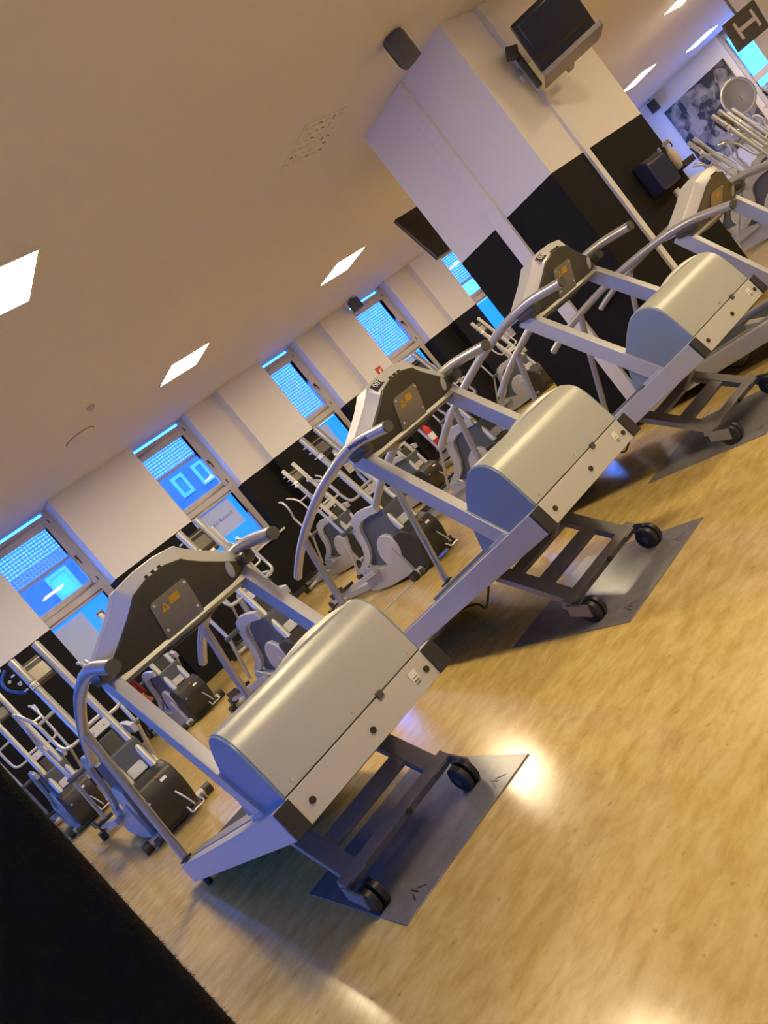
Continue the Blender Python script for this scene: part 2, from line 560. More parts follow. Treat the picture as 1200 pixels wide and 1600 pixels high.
SHUT_BOTTOM = {0: 2.7, 1: 2.70, 2: 2.84, 3: 2.24, 4: 2.24, 5: 2.55, 6: 2.5}
ORD = {0: 'window hidden left of the frame', 1: 'leftmost window in view', 2: 'second window from the left', 3: 'third window from the left', 4: 'fourth window from the left', 5: 'window beside the hanging television', 6: 'window behind the column'}
for i, xr in enumerate(WIN_R):
    k = i - 2          # k = 1 is the leftmost window in view
    if k < -2 or k > 7:
        continue
    window(i + 1, xr)
    if 0 <= k <= 6:
        xl = xr - WIN_W
        zb = SHUT_BOTTOM.get(k, 2.6)
        # perforated roller shutter outside the pane
        sh = MB()
        nsl = int((3.40 - zb) / .052)
        pts_ = []
        for q in range(nsl):
            z_ = 3.40 - q * .052
            pts_ += [(12.130, z_), (12.139, z_ - .012), (12.142, z_ - .026), (12.139, z_ - .042), (12.131, z_ - .051)]
        k_ = len(pts_)
        sh.add([(xl + .02, *p_) for p_ in pts_] + [(xr - .02, *p_) for p_ in pts_], [(j, j + 1, k_ + j + 1, k_ + j) for j in range(k_ - 1)])
        o = sh.build('roller_shutter', 'shutter_plastic', smooth=True)
        MB().span(xl + .02, xr - .02, 12.125, 12.148, 3.40 - nsl * .052 - .045, 3.40 - nsl * .052).build('bottom_rail', 'frame_wood', o, bevel=.004)
        tag(o, 'perforated roller shutter, %s, seen through the %s' % ('fully lowered' if zb < 2.3 else 'partly lowered', ORD[k]), 'shutter', 'roller shutters')


def film(k, x0, x1, z0, z1, material, name, label, y=12.075, txt=None):
    xr = WIN_R[k + 2]
    o = MB().add([(xr - x1, y, z0), (xr - x0, y, z0), (xr - x0, y, z1), (xr - x1, y, z1)], [(0, 1, 2, 3)]).build(name, material, smooth=False)
    tag(o, label, 'window film' if name == 'window_film' else 'poster')
    return o


film(1, .13, 1.07, 1.19, 1.99, 'film_blue', 'window_film', 'blue translucent film behind the lower pane of the leftmost window')
po = film(1, .55, 1.07, 1.19, 1.95, 'film_white', 'poster', 'white poster in the lower pane of the leftmost window', 12.062)
MB().span(WIN_R[3] - .42, WIN_R[3] - .30, 12.056, 12.060, 1.72, 1.80).build('printed_spot', 'orange_cloth', po, smooth=False)
film(2, .13, 1.07, 1.19, 1.99, 'film_blue', 'window_film', 'blue translucent film behind the lower pane of the second window')
po = film(2, .24, 1.07, 1.50, 1.99, 'film_white', 'poster', 'white poster with grey lettering in the second window', 12.062)
text_part('lettering', 'stment Rauwolf', .088, 'poster_text', po, (WIN_R[4] - .60, 12.058, 1.75), (R(90), 0, 0))
film(3, .13, 1.07, 1.19, 1.99, 'film_blue', 'window_film', 'blue translucent film behind the lower pane of the third window')
film(3, .40, 1.07, 1.25, 1.99, 'film_white', 'poster', 'white poster in the lower pane of the third window', 12.062)
film(4, .13, 1.07, 1.19, 1.99, 'film_blue', 'window_film', 'blue translucent film behind the lower pane of the fourth window')
film(4, .3, 1.07, 1.19, 1.99, 'film_white', 'poster', 'white poster in the lower pane of the fourth window', 12.062)
film(5, .13, 1.07, 1.19, 1.99, 'film_blue', 'window_film', 'blue translucent film in the window beside the hanging television')

# far end windows (wall_right)
for i, (a, b_) in enumerate(((7.3, 9.0), (5.4, 6.9))):
    root = struct(empty('window_%d' % (20 + i), (X1 + .06, a, SILL)), 'bright blue window in the far end wall')
    W, H = b_ - a, ZC - SILL
    MB().span(0, .08, 0, .1, 0, H).span(0, .08, W - .1, W, 0, H).span(0, .08, .1, W - .1, 0, .1).span(0, .08, .1, W - .1, H - .22, H).span(0, .08, .1, W - .1, .95, 1.12).build('frame', 'frame_wood', root, bevel=.006)
    MB().span(.03, .036, .1, W - .1, .1, .95).build('pane', 'window_glass', root, smooth=False)
    MB().span(.03, .036, .1, W - .1, 1.12, H - .22).build('pane', 'window_glass', root, smooth=False)

# left wall glazing
for i, (a, b_) in enumerate(LW):
    root = struct(empty('window_%d' % (40 + i), (X0 - .2, a, LWZ0)), 'wide window in the left wall')
    W, H = b_ - a, LWZ1 - LWZ0
    MB().span(0, .08, 0, .06, 0, H).span(0, .08, W - .06, W, 0, H).span(0, .08, .06, W - .06, 0, .06).span(0, .08, .06, W - .06, H - .06, H).build('frame', 'frame_wood', root)
    MB().span(.03, .036, .06, W - .06, .06, H - .06).build('pane', 'window_glass', root, smooth=False)

# building across the street and pavement
bl = empty('building', (0, 20.0, 0))
tag(bl, 'grey rendered house across the street seen through the windows', 'building')
MB().span(-9, 11.4, 0, .4, -1, 3.95).build('wall', 'facade_render', bl, smooth=False)


def fwin(x0, x1, z0, z1, glass='facade_glass'):
    f = MB()
    t = .09
    f.span(x0 - t, x0, -.06, 0, z0 - t, z1 + t).span(x1, x1 + t, -.06, 0, z0 - t, z1 + t).span(x0, x1, -.06, 0, z0 - t, z0).span(x0, x1, -.06, 0, z1, z1 + t)
    o = f.build('window_frame', 'facade_trim', bl, smooth=False)
    MB().span(x0, x1, -.03, 0, z0, z1).build('pane', glass, o, smooth=False)


fwin(8.45, 8.66, 3.18, 3.62)
fwin(9.14, 9.34, 3.14, 3.60)
fwin(4.40, 4.80, 2.92, 3.42, 'facade_bright')
fwin(3.2, 3.5, 3.2, 3.7)
for xx in (6.2, 10.4, 1.0, -2.0):
    fwin(xx, xx + .5, 2.6, 3.6)
struct(MB().span(-60, 60, 12.23, 60, -1.2, -1.0).span(-60, X0 - .31, -60, 12.23, -.3, -.1).build('trim_60', 'pavement', smooth=False))

# ---------------------------------------------------------------- column with white pipe casings
CX0, CX1, CY0, CY1 = 5.86, 7.49, 3.928, 5.25
struct(MB().span(CX0, CX1, CY0, CY1, 0, ZC).build('wall_column_1', 'wall_two_tone', smooth=False), 'square column, white above and black below')
struct(MB().span(CX0 - .035, CX0 + .01, 4.53, 4.68, 0, ZC).build('trim_61', 'pipe_paint', bevel=.01), 'white pipe casing up the side of the column')
pp = MB().span(6.385, 6.455, CY0 - .03, CY0 + .01, 0, 2.86).build('trim_62', 'pipe_paint', bevel=.006)
struct(pp, 'white cable conduit up the front of the column')
MB().span(6.36, 6.52, CY0 - .05, CY0 + .01, 2.86, ZC).build('upper_casing', 'pipe_paint', pp, bevel=.006)
MB().span(6.30, 6.40, CY0 - .03, CY0 + .01, 2.74, 2.80).build('junction_box', 'pipe_paint', pp, bevel=.006)
struct(MB().span(13.6, 15.2, 3.93, 5.2, 0, ZC).build('wall_column_2', 'white_paint', smooth=False), 'white column at the right edge')

# ---------------------------------------------------------------- ceiling lights
LIGHTS = [(1.93, 4.88), (4.92, 8.99), (7.97, 8.95), (11.0, 8.8), (14.1, 5.75), (17.12, 8.6), (20.15, 8.5),
          (1.87, 8.99), (1.93, .85), (4.98, .85), (8.0, .85), (11.0, .85)]
LL = ['ceiling panel light at the left edge of the picture', 'lit ceiling panel above the second window', 'lit ceiling panel above the third and fourth windows', 'lit ceiling panel hidden behind the column',
      'ceiling panel light at the top edge right of the column', 'lowest bright ceiling panel right of the column', 'bright ceiling panel beside the far blue window']


def ceiling_light(x, y, label):
    t = tag(empty('ceiling_light', (x, y, ZC)), label, 'ceiling light', 'square ceiling panel lights')
    MB().span(-.32, -.30, -.32, .32, -.012, 0).span(.30, .32, -.32, .32, -.012, 0).span(-.30, .30, -.32, -.30, -.012, 0).span(-.30, .30, .30, .32, -.012, 0).build('frame', 'white_paint', t)
    MB().span(-.30, .30, -.30, .30, -.008, -.002).build('diffuser', 'lamp_diffuser', t, smooth=False)


for i, (x, y) in enumerate(LIGHTS):
    ceiling_light(x, y, LL[i] if i < len(LL) else 'square ceiling panel light outside the picture')

# ---------------------------------------------------------------- treadmills
TH = 0.2225


def treadmill(x0, y0, yaw, inc, label, number=None, decal=False):
    root = tag(empty('treadmill', (x0, 3.5 + y0, 0), yaw), label, 'treadmill', 'row of four treadmills')
    ci, si = math.cos(inc), math.sin(inc)

    def xf(v):                       # incline about the rear feet, then local coordinates
        a, b_ = v[1] - 4.6, v[2] - .05
        return (v[0], 4.6 + a * ci + b_ * si - 3.5, .05 - a * si + b_ * ci)

    def D(a, b_):                    # deck frame: a backwards along the rail top, b upwards
        return (2.463 + a * math.cos(TH) + b_ * math.sin(TH), .629 - a * math.sin(TH) + b_ * math.cos(TH))

    def dbox(mb, s0, s1, a0, a1, b0, b1):
        return mb.prism_x([D(a0, b0), D(a1, b0), D(a1, b1), D(a0, b1)], s0, s1)

    # side rails
    for sg in (-1, 1):
        m_ = MB()
        dbox(m_, min(sg * .352, sg * .418), max(sg * .352, sg * .418), 0.004, 2.25, -.115, 0)
        rail = m_.build('side_rail', 'silver_paint', root, bevel=.006, xf=xf)
        m_ = MB()
        dbox(m_, min(sg * .350, sg * .416), max(sg * .350, sg * .416), -.012, .004, -.113, -.002)
        m_.build('end_cap', 'black_plastic', rail, bevel=.003, xf=xf)
        f_ = MB()
        yb, zb = D(2.08, -.115)
        f_.tube([(sg * .385, yb, zb + .01), (sg * .385, yb, zb - .03), (sg * .385, yb, max(zb - .05, .0))], .02, 10)
        ft = f_.build('foot', 'black_rubber', root, xf=xf)
    # deck and belt
    m_ = MB()
    dbox(m_, -.352, .352, .30, 2.22, -.10, -.035)
    deck = m_.build('deck', 'shell_charcoal', root, bevel=.004, xf=xf)
    m_ = MB()
    dbox(m_, -.25, .25, .45, 2.24, -.034, -.022)
    m_.build('belt', 'belt_black', root, bevel=.003, xf=xf)
    for sg in (-1, 1):
        m_ = MB()
        dbox(m_, min(sg * .262, sg * .35), max(sg * .262, sg * .35), .45, 2.2, -.034, .004)
        m_.build('foot_rest', 'frame_grey', root, bevel=.004, xf=xf)
    m_ = MB()
    m_.cyl((-.27, *D(2.2, -.06)), (.27, *D(2.2, -.06)), .035, 14)
    m_.build('rear_roller', 'black_rubber', root, xf=xf)
    # cables below
    m_ = MB()
    m_.tube(spline([(-.25, *D(.8, -.11)), (-.28, *D(.95, -.20)), (-.22, *D(1.1, -.16)), (-.26, *D(1.3, -.11))], 6), .006, 6)
    m_.build('cable', 'cable_black', root, xf=xf)

    # motor hood
    prof = [(2.457, .636), (2.472, .70), (2.490, .775), (2.507, .828), (2.527, .865), (2.556, .892), (2.595, .908), (2.64, .911), (2.685, .900), (2.73, .873), (2.79, .820), (2.86, .745), (2.91, .66), (2.955, .535), (2.70, .56)]
    hood = MB().prism_x(prof, -.352, .352).build('hood', 'hood_paint', root, bevel=.004, xf=xf, ang=30)
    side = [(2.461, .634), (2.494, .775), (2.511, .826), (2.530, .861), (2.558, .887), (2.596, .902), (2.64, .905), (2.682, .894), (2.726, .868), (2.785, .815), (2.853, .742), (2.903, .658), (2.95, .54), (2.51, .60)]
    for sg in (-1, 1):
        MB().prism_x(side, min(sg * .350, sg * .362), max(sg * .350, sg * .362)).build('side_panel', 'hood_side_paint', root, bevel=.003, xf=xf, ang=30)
    # raised crease along the hood top
    m_ = MB()
    m_.tube(spline([(-.05, 2.66, .903), (.08, 2.645, .912), (.22, 2.625, .914), (.34, 2.60, .906)], 5), .012, 8, radii=[.003 + .017 * math.sin(math.pi * q / 15) for q in range(16)])
    m_.build('crease', 'hood_paint', hood, xf=xf)
    low = MB().prism_x([(2.437, .518), (2.4565, .632), (2.60, .60), (2.58, .49)], -.361, .361).build('lower_panel', 'panel_paint', root, bevel=.004, xf=xf)

    def fp(s, t, out=0.0):           # point on the front face; t=0 bottom edge, 1 seam, >1 hood
        return (s, 2.437 + .0195 * t - out, .518 + .114 * t)
    for s in (-.296, .012, .318):
        MB().cyl(fp(s, .45, .007), fp(s, .45, -.004), .0115, 12).build('plug', 'black_plastic', low, xf=xf)
    for s in (-.298, .006, .312):
        MB().cyl(fp(s, 1.22, .002), fp(s, 1.22, -.006), .008, 10).build('screw', 'steel', hood, xf=xf)
    MB().box(fp(.118, 1.0, .002), (.026, .016, .026)).build('latch', 'cap_grey', low, xf=xf, bevel=.003)
    st = MB().box(fp(.262, .50, .0005), (.036, .002, .062)).build('sticker', 'sticker_white', low, xf=xf)
    for q in range(4):
        MB().box(fp(.262, .34 + q * .1, .0018), (.024, .001, .003)).build('print_line', 'cap_grey', st, xf=xf)

    # uprights (square beams) and crossbar
    for sg in (-1, 1):
        MB().bar((sg * .350, 3.290, 1.256), (sg * .350, 2.738, .545), .054, .092).build('upright', 'silver_paint', root, bevel=.005, xf=xf)
        MB().box((sg * .350, 2.79, .560), (.062, .15, .022), Matrix.Rotation(-TH, 3, 'X')).build('upright_foot', 'silver_paint', root, bevel=.004, xf=xf)
    MB().bar((0, 3.222, 1.216), (0, 3.205, 1.182), .66, .042).build('crossbar', 'bar_paint', root, bevel=.004, xf=xf)

    # curved handrails with struts
    rail_pts = [(2.868, 1.279), (2.96, 1.291), (3.08, 1.305), (3.20, 1.308), (3.34, 1.297), (3.50, 1.272), (3.68, 1.237), (3.87, 1.188), (4.05, 1.133), (4.22, 1.075), (4.38, 1.012), (4.53, .943), (4.64, .886)]
    for sg in (-1, 1):
        hr = MB().tube(spline([(sg * .397, y, z) for y, z in rail_pts], 3), .0275, 16).build('handrail', 'tube_paint', root, xf=xf)
        MB().tube([(sg * .397, 2.870, 1.279), (sg * .397, 2.856, 1.277)], .0278, 18).build('end_cap', 'cap_grey', hr, xf=xf)
        MB().tube([(sg * .397, 4.235, 1.060), (sg * .392, 4.33, .81), (sg * .388, 4.528, .165)], .023, 14).build('strut', 'tube_paint', root, xf=xf)
        MB().box((sg * .388, 4.53, .178), (.06, .09, .012), Matrix.Rotation(-TH, 3, 'X')).build('strut_flange', 'black_plastic', root, xf=xf)
        if decal and sg < 0:
            for q in range(10):
                y_ = 3.02 + q * .018
                MB().box((sg * .397 - .0272, y_, 1.297 + (y_ - 3.0) * .08), (.003, .012, .014 if q % 3 else .018)).build('decal_letter', 'decal_blue', hr, xf=xf)

    # console
    lean = lambda z: -(z - 1.20) * .52
    hO = [(-.400, 1.262), (-.395, 1.300), (-.310, 1.360), (-.215, 1.425), (-.165, 1.470), (-.150, 1.488), (-.05, 1.503)]
    hI = [(-.365, 1.235), (-.352, 1.262), (-.272, 1.314), (-.186, 1.373), (-.140, 1.410), (-.122, 1.428), (-.045, 1.450)]
    O_ = hO + [(-x, z) for x, z in hO[::-1]]
    I_ = hI + [(-x, z) for x, z in hI[::-1]]
    k = len(O_)
    vs_ = [(x, 3.285 + lean(z), z) for x, z in O_] + [(x, 3.215 + lean(z), z) for x, z in I_] + [(x, 3.40 + lean(z), z) for x, z in O_]
    fs_ = []
    for q in range(k - 1):
        fs_ += [(q, q + 1, k + q + 1, k + q), (q, 2 * k + q, 2 * k + q + 1, q + 1)]
    fs_ += [(0, k, 2 * k - 1, k - 1), (0, k - 1, 3 * k - 1, 2 * k), tuple(range(k, 2 * k)), tuple(range(2 * k, 3 * k))[::-1]]
    con = MB().add(vs_, fs_).build('console', 'console_silver', root, bevel=.006, seg=2, xf=xf, ang=25)
    inner = I_ + [(.22, 1.185), (.10, 1.162), (-.10, 1.162), (-.22, 1.185)]
    back = MB().prism_y(inner, 3.200, 3.36, lean).build('console_back', 'console_dark', root, bevel=.010, seg=3, xf=xf)

    def cb(x, z, out=0.0):
        return (x, 3.200 + lean(z) - out, z)
    pl = [(-.098, 1.175), (-.092, 1.352), (-.080, 1.362), (.080, 1.362), (.092, 1.352), (.098, 1.175)]
    plate = MB().prism_y(pl, 3.192, 3.201, lean).build('back_plate', 'plate_steel', root, bevel=.003, xf=xf)
    for sx in (-1, 1):
        for zz in (1.345, 1.235):
            MB().cyl(cb(sx * .078, zz, .014), cb(sx * .078, zz, .004), .006, 10).build('screw', 'steel', plate, xf=xf)
    wr = MB().prism_y([(-.060, 1.300), (-.020, 1.300), (-.040, 1.338)], 3.190, 3.1925, lean).build('warning_sign', 'sticker_yellow', plate, xf=xf, smooth=False)
    MB().box(cb(-.040, 1.319, .0108), (.004, .001, .016)).build('exclamation_mark', 'black_plastic', wr, xf=xf)
    MB().prism_y([(-.012, 1.308), (.036, 1.308), (.036, 1.338), (-.012, 1.338)], 3.190, 3.1925, lean).build('warning_text_field', 'sticker_yellow', plate, xf=xf, smooth=False)
    for q in range(3):               # ventilation slits on the top bezel
        MB().box((-.035 + q * .032, 3.213 + lean(1.453) + .004, 1.453), (.011, .022, .014)).build('slit', 'black_plastic', con, xf=xf)
    for sg in (-1, 1):
        # oval recess and speed lever where the console meets the handrail
        MB().box((sg * .372, 3.20, 1.262), (.07, .16, .06)).build('console_mount', 'console_dark', root, bevel=.02, xf=xf)
        if sg < 0:
            continue
        rg = MB()
        el = [(sg * .285 + .018 * math.cos(t * math.pi / 8), 1.262 + .036 * math.sin(t * math.pi / 8)) for t in range(16)]
        rg.prism_y(el, 3.194, 3.207, lean)
        rg.build('cup_holder_rim', 'body_light', back, bevel=.003, xf=xf)
    if number:
        rot = Matrix.Rotation(R(-37), 3, 'X')
        yc, zc_ = 3.250 + lean(1.465), 1.465
        lb = MB().box((-.100, yc - .003, zc_ + .0025), (.080, .002, .044), Matrix.Rotation(R(-8), 3, 'Y') @ rot).build('number_label', 'black_plastic', con, xf=xf)
        v = xf((-.100, yc - .0065, zc_ + .0055))
        text_part('number', number, .042, 'sticker_white', lb, v, (R(53), R(-8), 0))

    # lift frame with wheels, swung down to the floor
    fz = .629 - .115
    pv = xf((0, 3.20, .425))
    wy, wz = 2.680 - 3.5, .056
    p1 = Vector((0, pv[1], pv[2]))
    if p1.z < .26:
        p1.z = .26
    p0 = Vector((0, wy + .090, .122))
    dirv = (p1 - p0)

    def lp(t, s=0.0):
        q = p0 + dirv * t
        return (s, q.y, q.z)
    lf = MB()
    for sg in (-1, 1):
        lf.bar(lp(-.06, sg * .252), lp(1, sg * .252), .082, .036)
    for t, d in ((.33, .14), (.64, .12)):
        lf.bar(lp(t - d * .5), lp(t + d * .5), .43, .030)
    frame = lf.build('lift_frame', 'frame_grey', root, bevel=.004)
    fb = MB()
    fb.box((0, p0.y + .0, p0.z), (.64, .050, .046), Matrix.Rotation(math.atan2(dirv.z, dirv.y), 3, 'X'))
    fb.build('front_bar', 'frame_grey', root, bevel=.004)
    MB().cyl((.04, p0.y - .040, p0.z - .006), (.04, p0.y - .012, p0.z - .006), .013, 12).build('bar_bolt', 'black_plastic', root)
    for sg in (-1, 1):
        MB().box((sg * .322, wy + .035, .085), (.012, .125, .062), Matrix.Rotation(.25, 3, 'X')).build('wheel_bracket', 'frame_grey', root, bevel=.003)
        for dx in (-.0195, .0195):
            wl = MB()
            xx = sg * .282 + dx
            hw = .0175
            wl.tube([(xx - hw, wy, wz), (xx - hw + .006, wy, wz), (xx + hw - .006, wy, wz), (xx + hw, wy, wz)], .05, 22, radii=[.045, .056, .056, .045])
            wh = wl.build('wheel', 'black_rubber', root)
            MB().cyl((xx - hw - .002, wy, wz), (xx + hw + .002, wy, wz), .017, 12).build('wheel_hub', 'cap_grey', wh)
    a = xf((.10, 2.74, .50))
    b_ = lp(.60, .10)
    MB().cyl(a, b_, .014, 12).build('gas_strut', 'steel' if inc > -.1 else 'frame_grey', root)
    MB().box((.10, b_[1], b_[2] + .005), (.05, .03, .03)).build('strut_clevis', 'frame_grey', root, bevel=.003)
    return root


treadmill(0.991, .034, .010, -.021, 'nearest treadmill in full view, standing in front of the leftmost window', None)
treadmill(2.575, 0.0, -.012, 0.0, 'second treadmill, white number label on its console', '007', decal=True)
treadmill(4.084, -.071, -.028, .002, 'third treadmill, in front of the black base of the column', '008')
treadmill(5.42, -.19, -.02, -.16, 'fourth treadmill, lowered flat, cut off by the right edge of the picture', None)


def floor_mat(x0, x1, y0, y1, label):
    m_ = MB().prism_z([(x0, y0), (x1, y0), (x1 + .01, y1), (x0 + .01, y1)], 0.0, .005)
    o = m_.build('floor_mat', 'mat_grey', bevel=.0015, seg=1)
    tag(o, label, 'floor mat', 'grey protective mats under the treadmills')
    sc = MB()
    for xx in (x0 + .10, x1 - .16):
        for q in range(3):
            sc.box((xx + q * .022, y0 + .07 + .02 * (q % 2), .0052), (.006, .05, .0006), Matrix.Rotation(.5 * (q - 1), 3, 'Z'))
    sc.build('scuff_mark', 'black_rubber', o, smooth=False)


floor_mat(.677, 1.435, 2.49, 3.32, 'grey floor mat under the nearest treadmill')
floor_mat(2.190, 2.962, 2.437, 3.27, 'grey floor mat under the second treadmill')
floor_mat(3.70, 4.47, 2.40, 3.23, 'grey floor mat under the third treadmill, at the right picture edge')


# ---------------------------------------------------------------- cross trainers
def cross_trainer():
    t = empty('cross_trainer')
    # front foot with end caps
    MB().cyl((-.27, 0, .045), (.27, 0, .045), .034, 14).build('front_foot', 'body_light', t)
    for sg in (-1, 1):
        MB().tube([(sg * .25, 0, .045), (sg * .31, 0, .045)], .043, 14).build('foot_cap', 'black_rubber', t)
        MB().cyl((sg * .19, -.045, .03), (sg * .225, -.045, .03), .03, 12).build('transport_wheel', 'cap_grey', t)
    # charcoal front housing
    fh = [(-.235, .33), (-.20, .405), (-.10, .46), (.05, .45), (.16, .33), (.235, .15), (.25, .05), (-.05, .03), (-.14, .05), (-.21, .15), (-.24, .25)]
    fs = MB().prism_x(fh, -.165, .165).build('front_housing', 'shell_charcoal', t, bevel=.022, seg=3)
    MB().box((.06, -.224, .36), (.05, .006, .022), Matrix.Rotation(-.35, 3, 'X')).build('label', 'sticker_white', fs)
    MB().box((.03, -.214, .40), (.018, .006, .018), Matrix.Rotation(-.5, 3, 'X')).build('label', 'sticker_red', fs)
    MB().cyl((-.12, -.25, .30), (-.12, -.225, .30), .010, 10).build('bolt', 'steel', fs)
    MB().cyl((.05, -.25, .26), (.05, -.22, .26), .016, 10).build('knob', 'black_rubber', fs)
    MB().tube(spline([(.06, -.235, .24), (.085, -.262, .15), (.10, -.27, .08)], 4), .007, 8).build('lever', 'steel', fs)
    MB().tube(spline([(.05, -.245, .10), (.05, -.30, .06), (.09, -.305, .06), (.15, -.305, .06), (.15, -.25, .10)], 4), .008, 8).build('pull_handle', 'steel', fs)
    # silver base, slate inner housing, light flywheel cover, curved side fairing
    MB().prism_x([(.08, .05), (.14, .36), (.26, .26), (.42, .215), (.58, .24), (.80, .315), (.88, .28), (.95, .05), (.6, .015)], -.20, .20).build('base', 'body_grey', t, bevel=.012)
    MB().prism_x([(-.05, .42), (-.05, .70), (.20, .74), (.38, .68), (.46, .56), (.56, .40), (.76, .28), (.5, .18), (.2, .2)], -.14, .14).build('inner_housing', 'body_slate', t, bevel=.02)
    for sg in (-1, 1):
        el = [(.24 + .185 * math.cos(q * math.pi / 14) - .05 * math.sin(q * math.pi / 14), .335 + .17 * math.sin(q * math.pi / 14)) for q in range(28)]
        MB().prism_x(el, min(sg * .13, sg * .178), max(sg * .13, sg * .178)).build('flywheel_cover', 'body_light', t, bevel=.016, seg=3)
        cen = [(-.06, .745), (.10, .765), (.26, .765), (.38, .735), (.455, .66), (.485, .57), (.52, .475), (.585, .40), (.68, .345), (.80, .31), (.87, .285)]
        wd = [.07, .085, .10, .115, .125, .125, .105, .09, .08, .06, .03]
        top, bot = [], []
        for q, (y, z) in enumerate(cen):
            a = cen[max(q - 1, 0)]; b_ = cen[min(q + 1, len(cen) - 1)]
            tv = Vector((b_[0] - a[0], b_[1] - a[1])).normalized()
            nv = Vector((-tv.y, tv.x))
            top.append((y + nv.x * wd[q] * .5, z + nv.y * wd[q] * .5)); bot.append((y - nv.x * wd[q] * .5, z - nv.y * wd[q] * .5))
        fr_ = MB()
        k = len(cen)
        xa, xb = sg * .150, sg * .19
        vs_ = [(xa, *p) for p in top] + [(xa, *p) for p in bot] + [(xb, *p) for p in top] + [(xb, *p) for p in bot]
        fs_ = []
        for q in range(k - 1):
            fs_ += [(q, q + 1, k + q + 1, k + q), (2 * k + q, 3 * k + q, 3 * k + q + 1, 2 * k + q + 1), (q, 2 * k + q, 2 * k + q + 1, q + 1), (k + q, k + q + 1, 3 * k + q + 1, 3 * k + q)]
        fs_ += [(0, k, 3 * k, 2 * k), (k - 1, 3 * k - 1, 4 * k - 1, 2 * k - 1)]
        fr_.add(vs_, fs_)
        fr_.build('side_fairing', 'body_light', t, bevel=.006)

    # twin masts
    def mast(z):
        return -.10 + (z - .38) * (.40 / 1.29)
    for sg in (-1, 1):
        ms = MB().tube([(sg * .10, mast(.36), .36), (sg * .10, mast(1.67), 1.67)], .031, 16).build('mast', 'bright_tube', t)
        if sg < 0:
            rg = MB().tube([(sg * .10, mast(1.40), 1.40), (sg * .10, mast(1.45), 1.45)], .0322, 16).build('number_ring', 'sticker_white', ms)
            for zz in (1.397, 1.450):
                MB().tube([(sg * .10, mast(zz), zz), (sg * .10, mast(zz + .006), zz + .006)], .0328, 16).build('ring_edge', 'black_plastic', rg)
    # bracket plate, resistance box, hinge bar
    br = MB().box((0, mast(.90) - .012, .90), (.17, .03, .075), Matrix.Rotation(-.3, 3, 'X')).build('bracket', 'body_light', t, bevel=.004)
    for sg in (-1, 1):
        MB().cyl((sg * .045, mast(.90) - .036, .90), (sg * .045, mast(.90) - .024, .90), .008, 8).build('screw', 'steel', br)
    MB().cyl((-.13, mast(.96), .965), (.07, mast(.96), .965), .016, 10).build('hinge_bar', 'body_light', t)
    MB().box((.0, mast(.72) + .03, .72), (.135, .09, .22), Matrix.Rotation(-.3, 3, 'X')).build('resistance_box', 'shell_charcoal', t, bevel=.012)
    MB().box((.0, mast(.52) + .05, .52), (.135, .10, .14), Matrix.Rotation(-.3, 3, 'X')).build('belt_cover', 'body_light', t, bevel=.012)
    # console between the masts
    co = MB().box((0, mast(1.50) + .05, 1.50), (.17, .06, .20), Matrix.Rotation(-.32, 3, 'X')).build('console', 'shell_charcoal', t, bevel=.012)
    MB().box((0, mast(1.575) + .018, 1.575), (.165, .006, .01), Matrix.Rotation(-.32, 3, 'X')).build('console_trim', 'bar_paint', co)
    MB().box((0, mast(1.50) + .016, 1.49), (.13, .006, .10), Matrix.Rotation(-.32, 3, 'X')).build('console_plate', 'plate_steel', co)
    # bottle holder wires and towel hook on the left mast
    for q in range(3):
        MB().cyl((-.17, mast(1.58 - q * .07), 1.58 - q * .07), (-.15, mast(1.58 - q * .07) - .02, 1.58 - q * .07), .008, 8).build('stud', 'steel', t)
    # fixed side handles and swinging arms
    for sg in (-1, 1):
        MB().cyl((sg * .10, mast(1.20), 1.20), (sg * .262, mast(1.19) + .02, 1.19), .0135, 10).build('handle_bar', 'bright_tube', t)
        MB().tube(spline([(sg * .30, mast(1.34) + .16, 1.335), (sg * .288, mast(1.30) + .07, 1.285), (sg * .265, mast(1.2) + .025, 1.20), (sg * .262, mast(1.05) + .015, 1.04), (sg * .25, mast(.96), .955), (sg * .20, mast(.93), .93), (sg * .10, mast(.93), .93)], 5), .0135, 10).build('side_handle', 'bright_tube', t)
        ar = MB().tube(spline([(sg * .29, .62, 1.36), (sg * .295, .55, 1.34), (sg * .30, .50, 1.26), (sg * .305, .50, 1.16), (sg * .31, .54, 1.06)], 5), .015, 10).build('swing_arm', 'bright_tube', t)
        MB().tube([(sg * .31, .54, 1.07), (sg * .30, .47, .72)], .0165, 10).build('arm_rod', 'bright_tube', t)
        MB().cyl((sg * .33, .47, .72), (sg * .18, .47, .72), .022, 12).build('arm_pivot', 'body_slate', t)
        MB().tube([(sg * .30, .47, .70), (sg * .275, .80, .30)], .0165, 10).build('arm_link', 'bright_tube', t)
        # pedal rail, pedal
        MB().bar((sg * .245, .55, .28 + sg * .04), (sg * .245, 1.72, .15 + sg * .02), .045, .05).build('pedal_rail', 'body_grey', t, bevel=.004)
        pd = MB().box((sg * .245, 1.36, .235 + sg * .03), (.15, .36, .035), Matrix.Rotation(-.11, 3, 'X')).build('pedal', 'black_rubber', t, bevel=.012)
        MB().box((sg * .245 + sg * .07, 1.36, .262 + sg * .03), (.012, .34, .05), Matrix.Rotation(-.11, 3, 'X')).build('pedal_rim', 'shell_charcoal', pd, bevel=.004)
    MB().span(-.05, .05, .85, 1.85, .03, .10).build('spine', 'body_grey', t, bevel=.008)
    MB().cyl((-.27, 1.80, .045), (.27, 1.80, .045), .034, 14).build('rear_foot', 'body_light', t)
